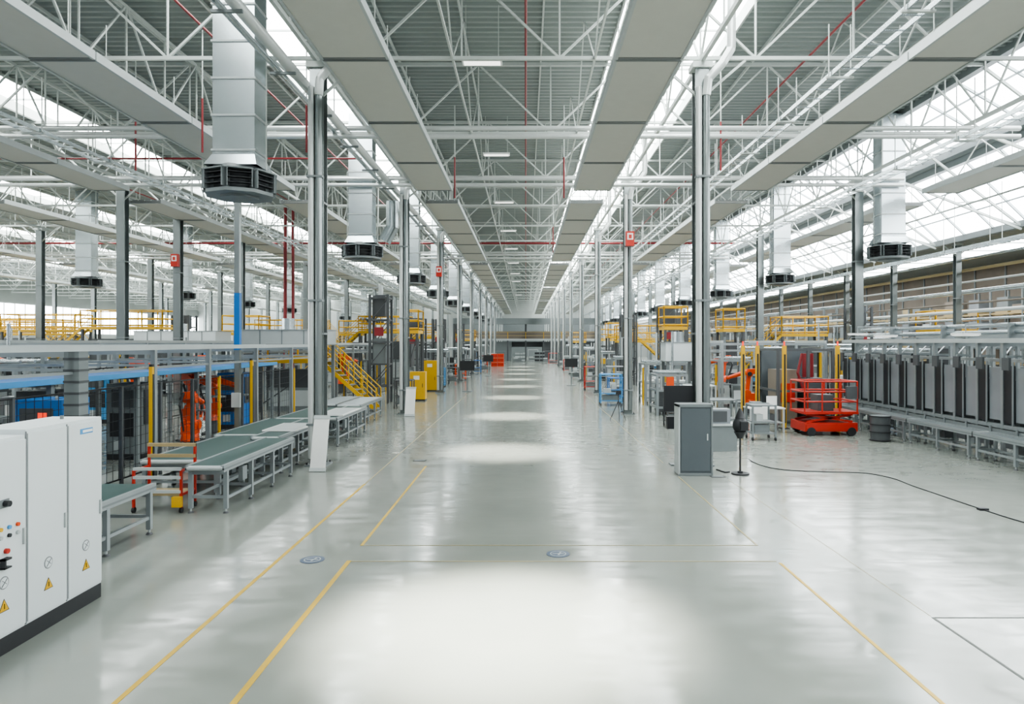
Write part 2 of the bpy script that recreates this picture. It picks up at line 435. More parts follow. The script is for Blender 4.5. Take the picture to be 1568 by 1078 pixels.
# ------------------------------------------------------------------ conveyors
def conveyor(w,L,h,top='green_belt',name='conveyor',belt=True):
    m=MB()
    for s in (-1,1):
        m.box(s*w/2-.03,s*w/2+.03,0,L,h-.12,h,'alu')
        m.box(s*w/2-.035,s*w/2+.035,0,L,h-.08,h-.05,'midgrey')
    if belt: m.box(-w/2+.03,w/2-.03,0.05,L-.05,h-.05,h-.01,top)
    else:
        y=0.08
        while y<L-.05: m.cyl((-w/2+.03,y,h-.035),(w/2-.03,y,h-.035),.03,'alu',8); y+=.15
    m.cyl((-w/2,0.03,h-.05),(w/2,0.03,h-.05),.045,'lightgrey',10)
    n=max(2,int(L/1.1)+1)
    for i in range(n):
        y=.15+(L-.3)*i/(n-1)
        for s in (-1,1):
            m.box(s*w/2-.035,s*w/2+.035,y-.035,y+.035,.08,h-.1,'alu')
            m.cyl((s*w/2,y,0.03),(s*w/2,y,.1),.018,'lightgrey',8); m.cyl((s*w/2,y,0),(s*w/2,y,.03),.055,'darkgrey',12,.035)
        m.box(-w/2,w/2,y-.02,y+.02,.26,.31,'alu'); m.box(-w/2,w/2,y-.025,y+.025,h-.18,h-.1,'alu')
    for s in (-1,1): m.box(s*w/2-.02,s*w/2+.02,.15,L-.15,.24,.29,'alu')
    m.box(-.12,.12,L*.45,L*.45+.35,h-.36,h-.14,'darkgrey'); m.box(w/2-.02,w/2+.06,L*.2,L*.2+.2,h-.4,h-.15,'midgrey')
    return m.mesh(name)
inst(conveyor(1.2,2.5,.78),'belt_conveyor',(-6.5,8.35,0))
cb=conveyor(.62,3.6,.86); cg=conveyor(.8,3.6,.80,belt=False); cw=conveyor(1.4,3.6,.74)
inst(cb,'belt_conveyor',(-5.6,11.9,0)); inst(cb,'belt_conveyor',(-5.95,15.6,0)); inst(cb,'belt_conveyor',(-5.75,19.6,0))
inst(cw,'belt_conveyor',(-6.75,13.2,0)); inst(cw,'belt_conveyor',(-7.0,16.9,0)); inst(cw,'belt_conveyor',(-6.85,20.6,0))
inst(cg,'roller_conveyor',(-6.3,24.3,0)); inst(cg,'roller_conveyor',(-7.25,24.6,0))
for (x,y,w,l,z) in ((-5.95,16.5,.85,1.5,.86),(-5.75,20,.8,2.2,.86)):
    m=MB(); m.box(-w/2,w/2,0,l,0,.03,'board_white'); m.box(-w/2+.05,w/2-.05,.05,l-.05,.03,.034,'lightgrey'); m.obj('flat_panel',(x,y,z))
m=MB()
for x in (-.42,.42):
    for y in (-.25,.25):
        m.box(x-.02,x+.02,y-.02,y+.02,.06,1.15 if y>0 else .75,'red'); m.cyl((x-.02,y,.05),(x+.02,y,.05),.05,'dark',12)
for z in (.35,.6,.75): m.box(-.42,.42,-.28,-.23,z,z+.05,'lightgrey')
for z in (.9,1.1): m.box(-.44,.44,.22,.27,z,z+.06,'tan')
for x in (-.42,.42): m.box(x-.015,x+.015,-.25,.25,.72,.76,'red'); m.box(x-.015,x+.015,-.25,.25,.3,.34,'red')
m.box(-.42,.42,-.25,.25,.3,.33,'tan'); m.box(.3,.46,-.36,-.28,.12,.3,'yellow')
m.obj('parts_trolley',(-6.5,12.3,0))

# ------------------------------------------------------------------ frames
def gantry(xa,xb,ys_,h,name,thick=(),ypost=()):
    m=MB()
    for y in ys_:
        for x in (xa,xb):
            w=.13 if y in thick else .05
            m.box(x-w,x+w,y-w,y+w,0,h,'midgrey' if y in thick else 'alu'); m.box(x-w-.04,x+w+.04,y-w-.04,y+w+.04,0,.03,'midgrey')
            if y in thick:
                for z in [i*.2+.1 for i in range(int(h/.2))]: m.box(x-w-.01,x+w+.01,y-w-.01,y+w+.01,z,z+.04,'darkgrey')
        m.box(xa,xb,y-.04,y+.04,h-.1,h,'alu'); m.box(xa,xb,y-.03,y+.03,h-.35,h-.3,'alu')
    for x in (xa,(xa+xb)/2,xb):
        m.box(x-.05,x+.05,ys_[0],ys_[-1],h,h+.1,'lightgrey')
    for x in (xa,xb): m.box(x-.03,x+.03,ys_[0],ys_[-1],h-.4,h-.35,'alu')
    for y in ypost:
        m.box(xb+.08,xb+.15,y-.04,y+.04,0,h-.35,'yellow'); m.box(xb+.15,xb+.16,y-.025,y+.025,.2,h-.5,'dark')
        m.box(xb+.02,xb+.08,y+.08,y+.16,0,h-.3,'dark')
    return m.obj(name)
gantry(-12,-7.9,[9.5,12,14.5,17,20,23,26],2.85,'gantry_frame',thick=(12,),ypost=(14.2,19.4))
gantry(-13,-8.6,[31,34,37,40,43],2.9,'gantry_frame',ypost=(32,39))
gantry(-22,-15,[24,27,30,32.6,36],3.0,'gantry_frame',ypost=(25,))
gantry(-30,-24,[28,32,36,39.6],3.0,'gantry_frame',ypost=(29,37))
def fence(x,y0,y1,h,name='safety_fence',mt='dark'):
    m=MB(); y=y0; i=0
    while y<=y1+.01:
        m.box(x-.03,x+.03,y-.03,y+.03,0,h,'yellow' if i%4==2 else 'darkgrey'); y+=1.5; i+=1
    z=.2
    while z<h: m.box(x-.004,x+.004,y0,y1,z,z+.008,mt); z+=.2
    y=y0
    while y<y1: m.box(x-.004,x+.004,y,y+.008,.2,h,mt); y+=.2
    for z in (.18,h-.03): m.box(x-.015,x+.015,y0,y1,z,z+.03,mt)
    m.obj(name)
fence(-8.35,9.6,24.6,2.1); fence(-13.5,20,44,2.2); fence(-8.2,31,49,2.1)

m=MB(); m.box(-11.2,-9.3,10.5,25.5,2.20,2.28,'blue'); m.box(-9.32,-9.28,10.5,25.5,2.18,2.29,'lightblue')
for y in (10.7,13.5,16.5,19.5,22.5,25.3):
    for x in (-11.1,-9.4): m.box(x-.05,x+.05,y-.05,y+.05,0,2.2,'midgrey')
    m.box(-11.1,-9.4,y-.03,y+.03,2.12,2.2,'midgrey')
m.obj('machine_canopy')
def press_machine(x,y,c='blue',lamps=1):
    m=MB(); m.box(-.45,.45,-.4,.4,0,.15,'dark'); m.box(-.45,.45,-.4,.4,.15,1.95,c)
    m.box(.45,.48,-.3,.3,.9,1.8,'darkgrey'); m.box(-.35,.35,-.42,-.4,.6,1.2,'dark'); m.box(-.3,.3,-.43,-.4,1.35,1.8,'darkgrey')
    for i in range(lamps): m.box(.05,.2,-.45,-.43,1.5+.12*i,1.6+.12*i,'red_lamp')
    m.cyl((.3,-.3,1.95),(.3,-.3,2.02),.03,'lightgrey',8); m.box(-.25,.0,-.42,-.4,.25,.5,'lightgrey')
    m.obj('press_machine',(x,y,0))
press_machine(-8.95,12.9,lamps=2); press_machine(-10.3,17.9,c='midgrey',lamps=0); press_machine(-16,25.8,c='lightblue',lamps=0); press_machine(-10.3,24.2,c='blue',lamps=0); press_machine(-10.6,15.2,c='darkgrey',lamps=0)

def robot(x,y,rz=0,sc=1.0,reach=0.6,lift=0.5,base=0.5,c='orange'):
    m=MB()
    m.box(-.3,.3,-.3,.3,0,.05,'darkgrey'); m.cyl((0,0,.05),(0,0,base),.22,'darkgrey',16)
    m.cyl((0,0,base),(0,0,base+.22),.3,c,20,.26); m.box(-.2,.25,-.22,.22,base+.22,base+.5,c)
    s=Vector((.15,0,base+.5)); m.cyl(s+Vector((0,-.26,0)),s+Vector((0,.26,0)),.17,c,16)
    e=s+Vector((-.25*(1-reach),0,.9)); m.beam(s,e,.17,.24,c)
    m.cyl(e+Vector((0,-.2,0)),e+Vector((0,.2,0)),.16,c,16); m.cyl(e+Vector((0,.2,0)),e+Vector((0,.32,0)),.1,'dark',12)
    m.beam(e+Vector((-.3,0,.12)),e+Vector((.1,0,.1)),.26,.24,c)
    wv=e+Vector((.95,0,.1-lift*.6)); m.cyl(e+Vector((.05,0,.1)),wv,.12,c,12,.08)
    m.ball(wv,.1,c); m.cyl(wv,wv+Vector((.05,0,-.25)),.06,'darkgrey',10)
    g=wv+Vector((.06,0,-.27)); m.box(g.x-.2,g.x+.2,-.15,.15,g.z-.05,g.z,'midgrey')
    for a in (-.17,.17):
        for b in (-.12,.12): m.cyl((g.x+a,b,g.z-.2),(g.x+a,b,g.z-.05),.025,'dark',8)
    m.tube([e+Vector((-.3,.1,.2)),e+Vector((-.5,.15,-.2)),s+Vector((-.35,.15,0)),s+Vector((-.3,.1,-.3))],.035,'dark',8)
    return inst(m.mesh('robot_arm'),'robot_arm',(x,y,0),rz,0,sc)
robot(-8.95,18.2,math.radians(95),.8); robot(-10.3,21.0,math.radians(-20),.98); robot(-10.4,22.6,math.radians(15),.9)
robot(-18,31,0.5,1.1); robot(-11,36,2.0,1.1); robot(-27,34,0,1.2); robot(-11,41,1.0,1.1)
robot(9.4,28.6,math.radians(170),.9); robot(12.9,34.5,math.radians(200),1.1); robot(10.5,36,2.4,1.1)

m=MB(); m.box(-.07,.07,-.07,.07,0,7.4,'column_grey'); m.box(-.075,.075,-.075,.075,2.8,4.4,'blue'); m.box(-.2,.2,-.2,.2,0,.03,'midgrey')
m.box(-.12,.12,-.15,-.07,1.2,1.6,'lightgrey'); m.beam((0,0,7.4),(.4,0,10),.05,.05,'white_steel'); m.obj('service_pole',(-8.1,19.2,0))

def hood(x0,x1,y0,y1,z0,z1,c='lightgrey'):
    m=MB(); m.box(x0,x1,y0,y1,z0,z1,c)
    m.box(x0-.05,x1+.05,y0-.05,y1+.05,z0-.04,z0,'midgrey'); m.box(x0-.03,x1+.03,y0-.03,y1+.03,z1,z1+.04,'alu')
    n=int((x1-x0)/.8)
    for i in range(1,n): x=x0+(x1-x0)*i/n; m.box(x-.02,x+.02,y0-.02,y0,z0,z1,'midgrey')
    for x in (x0+.1,x1-.1):
        for y in (y0+.1,y1-.1): m.box(x-.06,x+.06,y-.06,y+.06,0,z0,'midgrey')
    m.cyl(((x0+x1)/2,(y0+y1)/2,z1),((x0+x1)/2,(y0+y1)/2,z1+.5),.25,'galv',14)
    m.obj('extraction_hood')
hood(-11.5,-8.0,27.3,28.8,2.95,3.5); hood(6.2,7.6,30.2,31.4,2.2,3.0,'cab_white'); hood(-24,-19,41.8,44,3.0,3.7,'cab_white')

def rail(m,p,q,c='yellow',h=1.1):
    p=Vector(p);q=Vector(q);L=(q-p).length;n=max(1,int(L/1.2))
    for i in range(n+1):
        a=p.lerp(q,i/n); m.cyl(a,a+Vector((0,0,h)),.04,c,8)
    for z in (.1,.55,h): m.cyl(p+Vector((0,0,z)),q+Vector((0,0,z)),.04,c,8)
def platform(x0,x1,y0,y1,z,body='darkgrey',stair=0,name='maintenance_platform',fill=True):
    m=MB(); m.box(x0,x1,y0,y1,z-.18,z,'yellow')
    for x in (x0+.08,x1-.08):
        for y in (y0+.08,y1-.08): m.box(x-.07,x+.07,y-.07,y+.07,0,z-.18,body)
    m.beam((x0+.08,y0+.08,.3),(x1-.08,y0+.08,z-.3),.05,.05,body)
    m.beam((x1-.08,y0+.08,.3),(x1-.08,y1-.08,z-.3),.05,.05,body)
    rail(m,(x0,y0,z),(x1,y0,z)); rail(m,(x1,y0,z),(x1,y1,z)); rail(m,(x0,y1,z),(x1,y1,z)); rail(m,(x0,y0,z),(x0,y1,z))
    if fill:
        m.box(x0+.3,x1-.3,y0+.3,y1-.3,0,z*.45,'midgrey'); m.box(x0+.45,x1-.45,y0+.35,y1-.35,z*.45,z*.8,'darkgrey')
        m.box(x0+.35,x1-.35,y0+.28,y0+.3,z*.1,z*.4,'lightgrey')
    if stair:
        s=stair; xs=x1 if s>0 else x0; run=z*1.05; n=int(z/.2)
        for yy in (y0+.05,y0+.95): m.beam((xs,yy,z-.1),(xs+s*run,yy,0.05),.05,.16,'yellow')
        for i in range(n):
            t=(i+.5)/n; m.box(xs+s*run*t-.13,xs+s*run*t+.13,y0+.05,y0+.95,z*(1-t)-.02,z*(1-t)+.02,'midgrey')
        for yy in (y0+.05,y0+.95):
            for hh in (.55,1.0): m.cyl((xs,yy,z+hh),(xs+s*run,yy,hh),.025,'yellow',8)
            for i in range(5): t=i/4; m.cyl((xs+s*run*t,yy,z*(1-t)),(xs+s*run*t,yy,z*(1-t)+1.0),.025,'yellow',8)
    m.obj(name)
platform(-30,-24.5,46,48,4.1,stair=-1)
platform(-6.9,-5.9,37.5,39.3,3.7)
platform(-11.6,-8.9,29.6,30.7,2.3,stair=1)
platform(-20,-17.6,45,47,3.7); platform(-12.5,-8.8,51,53,3.9,stair=-1)
platform(7.6,8.9,37.5,39,3.9); platform(11.0,12.2,38,39.5,3.8); platform(24,26.5,40,42,3.8)
platform(-10.5,-8.2,61,63,3.6,stair=-1); platform(7,9.5,58,60,3.6,stair=1); platform(-12,-9,74,76,3.6,stair=-1)
platform(-48,-38,56,58,3.8,stair=1); platform(8,10,75,77,3.4); platform(-38.5,-33,50,52,4.0,stair=-1)
platform(6.8,13,51,52.2,3.2,fill=False); platform(-27,-20,68,69.6,4.2,stair=1); platform(-60,-50,70,72,4.4,stair=1)
platform(-8.2,-6.0,80,82,3.4); platform(5.6,7.6,86,88,3.2); platform(16.5,19.5,44,46,3.6,stair=-1)
platform(-38,-32,33.5,35,3.6,stair=-1); platform(-16,-14,58.5,60,3.8); platform(-50,-45,44.4,46,3.9,stair=1); platform(24,27,28,29.5,3.5)
def tower(x,y,w,h,c='darkgrey'):
    m=MB()
    for a in (-w,w):
        for b in (-w,w): m.box(a-.06,a+.06,b-.06,b+.06,0,h,c)
    z=.8
    while z<h:
        for b in (-w,w): m.box(-w,w,b-.04,b+.04,z,z+.08,c); m.beam((-w,b,z),(w,b,min(h,z+1.1)),.04,.04,c)
        for a in (-w,w): m.box(a-.04,a+.04,-w,w,z,z+.08,c)
        z+=1.1
    m.box(-w*.7,w*.7,-w*.7,w*.7,h*.35,h*.6,'midgrey'); m.box(-w*.6,w*.6,-w*.6,w*.6,h*.8,h,'darkgrey')
    m.cyl((0,0,h),(0,0,h+.5),.12,'lightgrey',10); m.box(-w*.5,w*.5,-w*1.05,-w*.95,h*.62,h*.7,'pipe_red')
    m.obj('lift_tower',(x,y,0))
tower(-7.3,34.4,.45,5.4); tower(-7.2,44.5,.6,4.6); tower(8.6,41.5,.5,5.2); tower(7.2,48,.5,5.0); tower(10.2,45,.6,5.0); tower(-7.3,57.5,.5,5); tower(-7,71.5,.5,5); tower(18.5,38,.5,5); tower(-25,50,.6,5)

# ------------------------------------------------------------------ production cells
def cell(x,y,w,d,h,seed):
    r=random.Random(seed); m=MB()
    for a in (0,w):
        for b in (0,d): m.box(a-.05,a+.05,b-.05,b+.05,0,h,'alu')
    for z in (h-.08,1.0,.3):
        for b in (0,d): m.box(0,w,b-.04,b+.04,z,z+.08,'alu')
        for a in (0,w): m.box(a-.04,a+.04,0,d,z,z+.08,'alu')
    n=max(2,int(w/.6))
    for i in range(n):
        xx=.1+i*(w-.2)/n; ww=(w-.2)/n-.1; hh=r.uniform(.5,h*.85)
        c=r.choice(['lightgrey','midgrey','cab_white','darkgrey','alu','midgrey','kiosk_grey','kiosk_grey','sheet_grey'])
        b0=r.uniform(.1,d*.3); b1=d*r.uniform(.6,.95)
        m.box(xx,xx+ww,b0,b1,.12,hh,c); m.box(xx+.03,xx+ww-.03,b0-.02,b0,.2,hh*.55,r.choice(['dark','darkgrey','lightgrey','cab_white']))
        m.box(xx+.06,xx+ww*.5,b0-.03,b0,hh*.65,hh*.9,r.choice(['dark','lightblue','board_white','midgrey','darkgrey']))
        for j in range(3):
            yy0=b0+(b1-b0)*(j+.1)/3; yy1=b0+(b1-b0)*(j+.8)/3; cc_=r.choice(['dark','darkgrey','midgrey','lightgrey'])
            m.box(xx+ww,xx+ww+.02,yy0,yy1,.3,hh*.8,cc_); m.box(xx-.02,xx,yy0,yy1,.3,hh*.8,cc_)
        if r.random()<.35: m.cyl((xx+ww/2,(b0+b1)/2,hh),(xx+ww/2,(b0+b1)/2,h),.05,'lightgrey',8)
        for q in (b0+.05,b1-.05): m.cyl((xx+.06,q,0),(xx+.06,q,.12),.03,'dark',6); m.cyl((xx+ww-.06,q,0),(xx+ww-.06,q,.12),.03,'dark',6)
    if r.random()<.5: m.box(-.14,-.06,.1,.2,0,h*.9,'yellow')
    if r.random()<.5: m.box(w*.3,w*.55,-.1,0,1.1,1.6,r.choice(['orange','blue','yellow','dark']))
    for i in range(3): m.cyl((0,d*.3*i+.1,h+.1),(w,d*.3*i+.1,h+.1),.05,'galv',8)
    for i in range(int(r.uniform(1,4))):
        a=r.uniform(.2,w-.2); b=r.uniform(.2,d-.2); m.cyl((a,b,h),(a,b,h+r.uniform(.4,1.8)),.05,r.choice(['galv','lightgrey','midgrey']),8)
    m.obj('production_cell',(x,y,0))
sd=0
cells=[(-8.6,49.2,2.9,1.5,2.4),(-12,55,4.0,3,2.6),(-8.3,65.6,2.6,3,2.4),(-8.2,76.6,2.4,3,2.2),(-8.4,84,2.8,3,2.6),(-8.4,90,3,4,2.6),(-8.4,97,3,4,2.6),
    (-21,38,3.5,2.8,2.7),(-23,54,3.5,3,2.4),(-15.8,55.5,3,2,2.4),(-34,38,4.4,3,2.6),(-36,45.5,4,3,2.4),(-37,60,8,3,2.6),(-49,37,6,3,2.6),(-62,60,7,4,2.6),(-27.5,63,6.5,1.5,2.8),(-18.5,61,5,3,2.6),
    (-21,19.5,4,2.5,2.3),(-27,24,4,2,2.5),(-36,28,5,3,2.4),(-46,33,4.4,3,2.5),(-13.5,46,3,2,2.4),(-24.5,58.5,4,3,2.5),(-15.5,72,4.5,3,2.5),(-40,77.5,8,3,3),(-58,49,6,3,2.6),(-26,78,8,3,3),(-15,84,5,4,3),
    (-21,13,2.6,2.2,2.4),(-15.8,18,2.4,1.8,2.4),(-17.2,9.5,3,2.2,2.3),(-11.9,10.3,.6,1.6,2.0),
    (5.4,28.0,1.2,1.6,1.7),(5.8,33.0,2.4,1.8,2.0),(14.9,31,3.5,2.4,2.6),(9.0,31.8,1.5,1.6,2.2),(15,34.6,3.2,2.5,2.8),(12.8,42.5,3.4,1.5,2.6),(5.8,54,3,2,2.2),(5.6,62,3,2.2,2.4),(5.6,68,3,3,2.4),(5.6,79,3,4,2.4),(5.6,92,3,4,2.6),(14.6,55,3,4,2.8),(12,67,4,4,2.8),(15,48,3.5,3,2.6),
    (23,31,4,3,3.0),(23,36,4,2.8,2.8),(23,46,4.8,3,3.2),(5.8,44,.9,2.0,2.0),(19,57,5,4,3)]
for c_ in cells:
    sd+=1; cell(*c_,sd)
def rack(L,h,seed):
    r=random.Random(seed); m=MB(); y=0
    while y<=L+.01:
        for x in (0,1.1): m.box(x-.05,x+.05,y-.05,y+.05,0,h,'midgrey')
        z=.4
        while z<h-1: m.beam((0,y,z),(1.1,y,z+.9),.03,.03,'midgrey'); z+=.9
        y+=2.7
    z=.3
    while z<h:
        for x in (0,1.1): m.box(x-.03,x+.03,0,L,z-.1,z,'tan')
        y=.2
        while y<L-1.2:
            if r.random()<.75:
                hh=r.uniform(.4,1.1); m.box(.05,1.05,y,y+1.05,z,z+.12,'tan'); m.box(.1,1.0,y+.05,y+1.0,z+.12,z+hh,r.choice(['brown','tan','lightgrey','sheet_grey','midgrey','brown']))
            y+=1.3
        z+=1.5
    return m.mesh('storage_rack')
r1=rack(10.8,6.2,1); r2=rack(10.8,5.6,2)
yy=22
for i in range(8): inst(r1 if i%2 else r2,'storage_rack',(28.4,yy,0)); yy+=11.6

# ------------------------------------------------------------------ right side
m=MB(); m.box(-.38,.38,-.22,.22,0,.06,'midgrey')
m.box(-.36,.36,-.2,.2,.06,1.55,'kiosk_grey'); m.box(-.39,-.35,-.22,.22,.03,1.6,'lightgrey'); m.box(.35,.39,-.22,.22,.03,1.6,'midgrey'); m.box(-.39,.39,-.22,.22,1.55,1.62,'midgrey')
m.box(-.33,.33,-.215,-.2,.1,1.5,'kiosk_grey'); m.box(.25,.28,-.23,-.215,.8,.95,'lightgrey')
m.obj('control_kiosk',(3.83,15.6,0),bevel=.006)
m=MB(); m.box(-.36,.36,-.02,.03,1.32,1.95,'dark'); m.box(-.33,.33,-.025,-.02,1.36,1.91,'dark'); m.cyl((0,.05,.03),(0,.05,1.5),.03,'midgrey',10); m.box(-.2,.2,-.1,.2,0,.03,'midgrey'); m.box(-.3,-.05,-.1,.1,.9,1.2,'dark')
m.obj('monitor_stand',(3.75,16.75,0))
m=MB(); m.box(-.45,.45,-.3,.3,0,.7,'midgrey'); m.box(-.5,.5,-.35,.35,.7,.75,'lightgrey'); m.box(-.4,.3,-.2,.2,.75,1.15,'sheet_grey'); m.box(-.3,.2,-.22,-.2,.8,1.1,'darkgrey'); m.obj('workbench',(5.4,19.2,0))
m=MB(); m.cyl((0,0,0),(0,0,.03),.2,'dark',24); m.cyl((0,0,.03),(0,0,.07),.06,'dark',12); m.cyl((0,0,.05),(0,0,1.0),.022,'dark',10)
m.ball((0,0,1.12),.17,'dark',16,10,1.2); m.cyl((0,0,.82),(0,0,.98),.06,'dark',12,.15); m.cyl((0,0,1.28),(0,0,1.5),.12,'dark',12,.03); m.box(-.05,.12,-.22,-.1,1.02,1.22,'dark')
m.obj('loudspeaker_stand',(4.9,15.6,0))
m=MB()
m.tube([(4.5,16.1,.015),(4.6,15.75,.015),(4.72,15.8,.015)],.02,'dark',6)
pts=[(6.09,19.0),(5.75,17.6),(5.75,16.7),(6.08,16.1),(6.9,15.85),(7.76,15.7),(8.1,15.1),(8.1,14.25),(8.15,13.2),(8.2,12.3),(8.3,11.4),(8.6,10.5),(9,9.5)]
def cr(p0,p1,p2,p3,t): return tuple(.5*((2*p1[i])+(-p0[i]+p2[i])*t+(2*p0[i]-5*p1[i]+4*p2[i]-p3[i])*t*t+(-p0[i]+3*p1[i]-3*p2[i]+p3[i])*t**3) for i in range(2))
sp=[]
for i in range(1,len(pts)-2):
    for j in range(5): sp.append((*cr(pts[i-1],pts[i],pts[i+1],pts[i+2],j/5),.010))
m.tube(sp,.010,'dark',6); m.box(8.12,8.28,12.2,12.3,0,.04,'dark'); m.obj('power_cable')
m=MB()
for x in (-.55,.55):
    for y in (-.3,.3): m.box(x-.03,x+.03,y-.03,y+.03,0,.78,'lightgrey')
m.box(-.6,.6,-.35,.35,.78,.82,'board_white'); m.box(-.55,.55,-.3,.3,.3,.33,'lightgrey'); m.box(-.5,-.0,-.36,-.34,.35,.85,'board_white')
m.box(.05,.4,-.1,-.08,.82,1.2,'board_white'); m.box(-.45,-.1,-.1,.2,.82,1.0,'midgrey'); m.box(-.2,.3,-.25,.1,.33,.6,'darkgrey'); m.obj('work_table',(8.1,23.2,0))
m=MB()
m.box(-.85,.85,-.6,.6,.14,.42,'red'); m.box(-.8,.8,-.62,-.6,.18,.38,'red')
for x in (-.65,.65):
    for y in (-.58,.58): m.cyl((x,y-.06,.14),(x,y+.06,.14),.14,'dark',16)
for y in (-.45,.45):
    m.beam((-.75,y,.44),(.75,y,.68),.05,.07,'red'); m.beam((.75,y,.44),(-.75,y,.68),.05,.07,'red')
m.box(-.88,.88,-.6,.6,.7,.78,'red')
for x in (-.85,-.28,.28,.85):
    for y in (-.57,.57): m.cyl((x,y,.78),(x,y,1.75),.028,'red',8)
for z in (1.1,1.42,1.75):
    for y in (-.57,.57): m.cyl((-.85,y,z),(.85,y,z),.028,'red',8)
    for x in (-.85,.85): m.cyl((x,-.57,z),(x,.57,z),.028,'red',8)
m.box(.45,.8,-.68,-.58,1.2,1.6,'darkgrey'); m.box(-.3,.2,-.3,.3,.78,1.3,'darkgrey'); m.obj('scissor_lift',(9.85,22.6,0))
m=MB(); m.cyl((0,0,0),(0,0,.75),.27,'darkgrey',24,.29)
for z in (.02,.27,.5,.74): m.cyl((0,0,z),(0,0,z+.03),.305,'dark',24)
m.cyl((0,0,.77),(0,0,.78),.26,'midgrey',24); m.obj('waste_drum',(10.85,20.9,0))
for x,y in ((7.7,24.2),(8.55,25.2),(9.05,23.9),(11.1,24.3)):
    m=MB(); m.box(-.06,.06,-.06,.06,0,2.9,'yellow'); m.box(-.03,.03,-.07,-.06,.2,2.6,'dark'); m.box(-.15,.15,-.15,.15,0,.03,'dark'); m.cyl((0,0,2.9),(0,0,3.05),.03,'red_lamp',8); m.obj('light_curtain_post',(x,y,0))
m=MB()
for x in (0,1.1,2.0):
    for y in (0,2.0): m.box(x-.05,x+.05,y-.05,y+.05,0,2.8,'darkgrey')
for z in (.1,1.2,2.7):
    for y in (0,2.0): m.box(0,2.0,y-.04,y+.04,z,z+.08,'darkgrey')
    for x in (0,2.0): m.box(x-.04,x+.04,0,2,z,z+.08,'darkgrey')
m.box(.2,.9,.5,1.6,.1,2.0,'brown'); m.box(1.2,1.8,.4,1.5,.1,1.7,'kiosk_grey'); m.tube([(1.0,.3,2.6),(.8,.2,1.9),(1.0,.2,1.3),(1.3,.3,.9)],.05,'pipe_red',8)
m.cyl((1.5,1,1.7),(1.5,1,2.6),.2,'pipe_red',14); m.box(.3,.8,.45,.5,.8,1.5,'red'); m.box(.05,1.95,1.9,1.96,.2,2.7,'kiosk_grey')
m.obj('robot_booth',(9.2,24.9,0))
# right process line
m=MB(); X=12.6
ys2=[13.0+i for i in range(14)]
for i,y in enumerate(ys2):
    m.box(X-.05,X+.05,y-.05,y+.05,0,3.0,'alu')
    m.box(X-.02,X+.02,y+.07,y+.52,.95,2.35,'sheet_grey')
    m.box(X-.06,X+.0,y+.56,y+.9,.9,2.4,'dark')
    m.box(X-.09,X-.06,y+.53,y+.57,.8,2.5,'alu'); m.box(X-.09,X-.06,y+.9,y+.94,.8,2.5,'alu')
    m.box(X+.05,X+1.1,y-.03,y+.03,2.9,3.0,'alu')
    m.box(X+1.05,X+1.13,y-.05,y+.05,0,3.0,'alu')
    m.box(X+.3,X+1.0,y+.1,y+.8,.4,2.0,'midgrey')
    m.box(X-.4,X,y+.3,y+.36,2.62,2.68,'alu'); m.box(X-.43,X-.37,y+.2,y+.46,2.3,2.62,'darkgrey')
    m.cyl((X-.15,y+.3,.1),(X-.15,y+.3,.8),.03,'alu',8); m.box(X-.3,X-.1,y+.1,y+.5,.3,.5,'darkgrey')
    m.beam((X,y,2.6),(X+1.0,y+1,3.0),.03,.03,'alu')
m.box(X-.1,X+.1,13,27,3.0,3.12,'lightgrey'); m.box(X+1.0,X+1.14,13,27,3.0,3.12,'lightgrey'); m.box(X-.08,X+.08,13,27,2.5,2.58,'alu'); m.box(X-.08,X+.08,13,27,.75,.85,'alu')
m.box(X-.12,X+.0,13,27,.55,.72,'alu')
for z in (3.3,3.5): m.cyl((X+.7,13,z),(X+.7,27,z),.06,'galv',8)
for y in (15.5,18.5,21.5,24.5): m.box(X+.5,X+.9,y,y+.06,3.0,3.55,'alu')
m.obj('coating_line_machine')
cc=conveyor(.45,3.0,.72,belt=False,name='roller_conveyor')
for i in range(4): inst(cc,'roller_conveyor',(11.75,14.55+3.05*i,0))
gantry(8.0,12.2,[27.8,30.8],3.0,'gantry_frame',ypost=(28.5,))
gantry(14.9,18.5,[20,23,26],3.2,'gantry_frame')
for p in ((11.6,18,3.2),(11.6,22,3.2),(12.4,25.5,3.3)):
    m=MB(); m.box(-.35,.35,-.08,.08,0,.06,'lamp_body'); m.box(-.32,.32,-.06,.06,-.01,0,'lamp_glow'); m.cyl((0,0,.06),(0,0,.3),.015,'alu',6); m.box(-.02,1.1,-.02,.02,.28,.32,'alu'); m.obj('task_lamp',p)
m=MB()
for i,z in enumerate((4.2,4.6,5.0,5.6,6.1,6.7,7.3)): m.cyl((22.6-.05*(i%3),YB,z),(22.6-.05*(i%3),YE-.3,z),[.06,.09,.05,.12,.05,.08,.06][i],['galv','pipe_white','brown','galv','pipe_white','tan','galv'][i],8)
m.obj('bay_pipe_run')
def cart(x,y,c,w=.8,h=1.0):
    m=MB()
    for a in (-w/2,w/2):
        for b in (-.3,.3): m.box(a-.025,a+.025,b-.025,b+.025,.1,h,c); m.cyl((a-.02,b,.06),(a+.02,b,.06),.06,'dark',10)
    for z in (.2,.55,h-.05): m.box(-w/2,w/2,-.3,.3,z,z+.04,c)
    m.box(-w/2+.1,w/2-.15,-.2,.2,.24,.48,'midgrey'); m.box(-w/2+.15,0,-.2,.15,.59,.8,'lightgrey'); m.cyl((-w/2,.3,h),(w/2,.3,h),.02,c,8)
    m.obj('tool_trolley',(x,y,0))
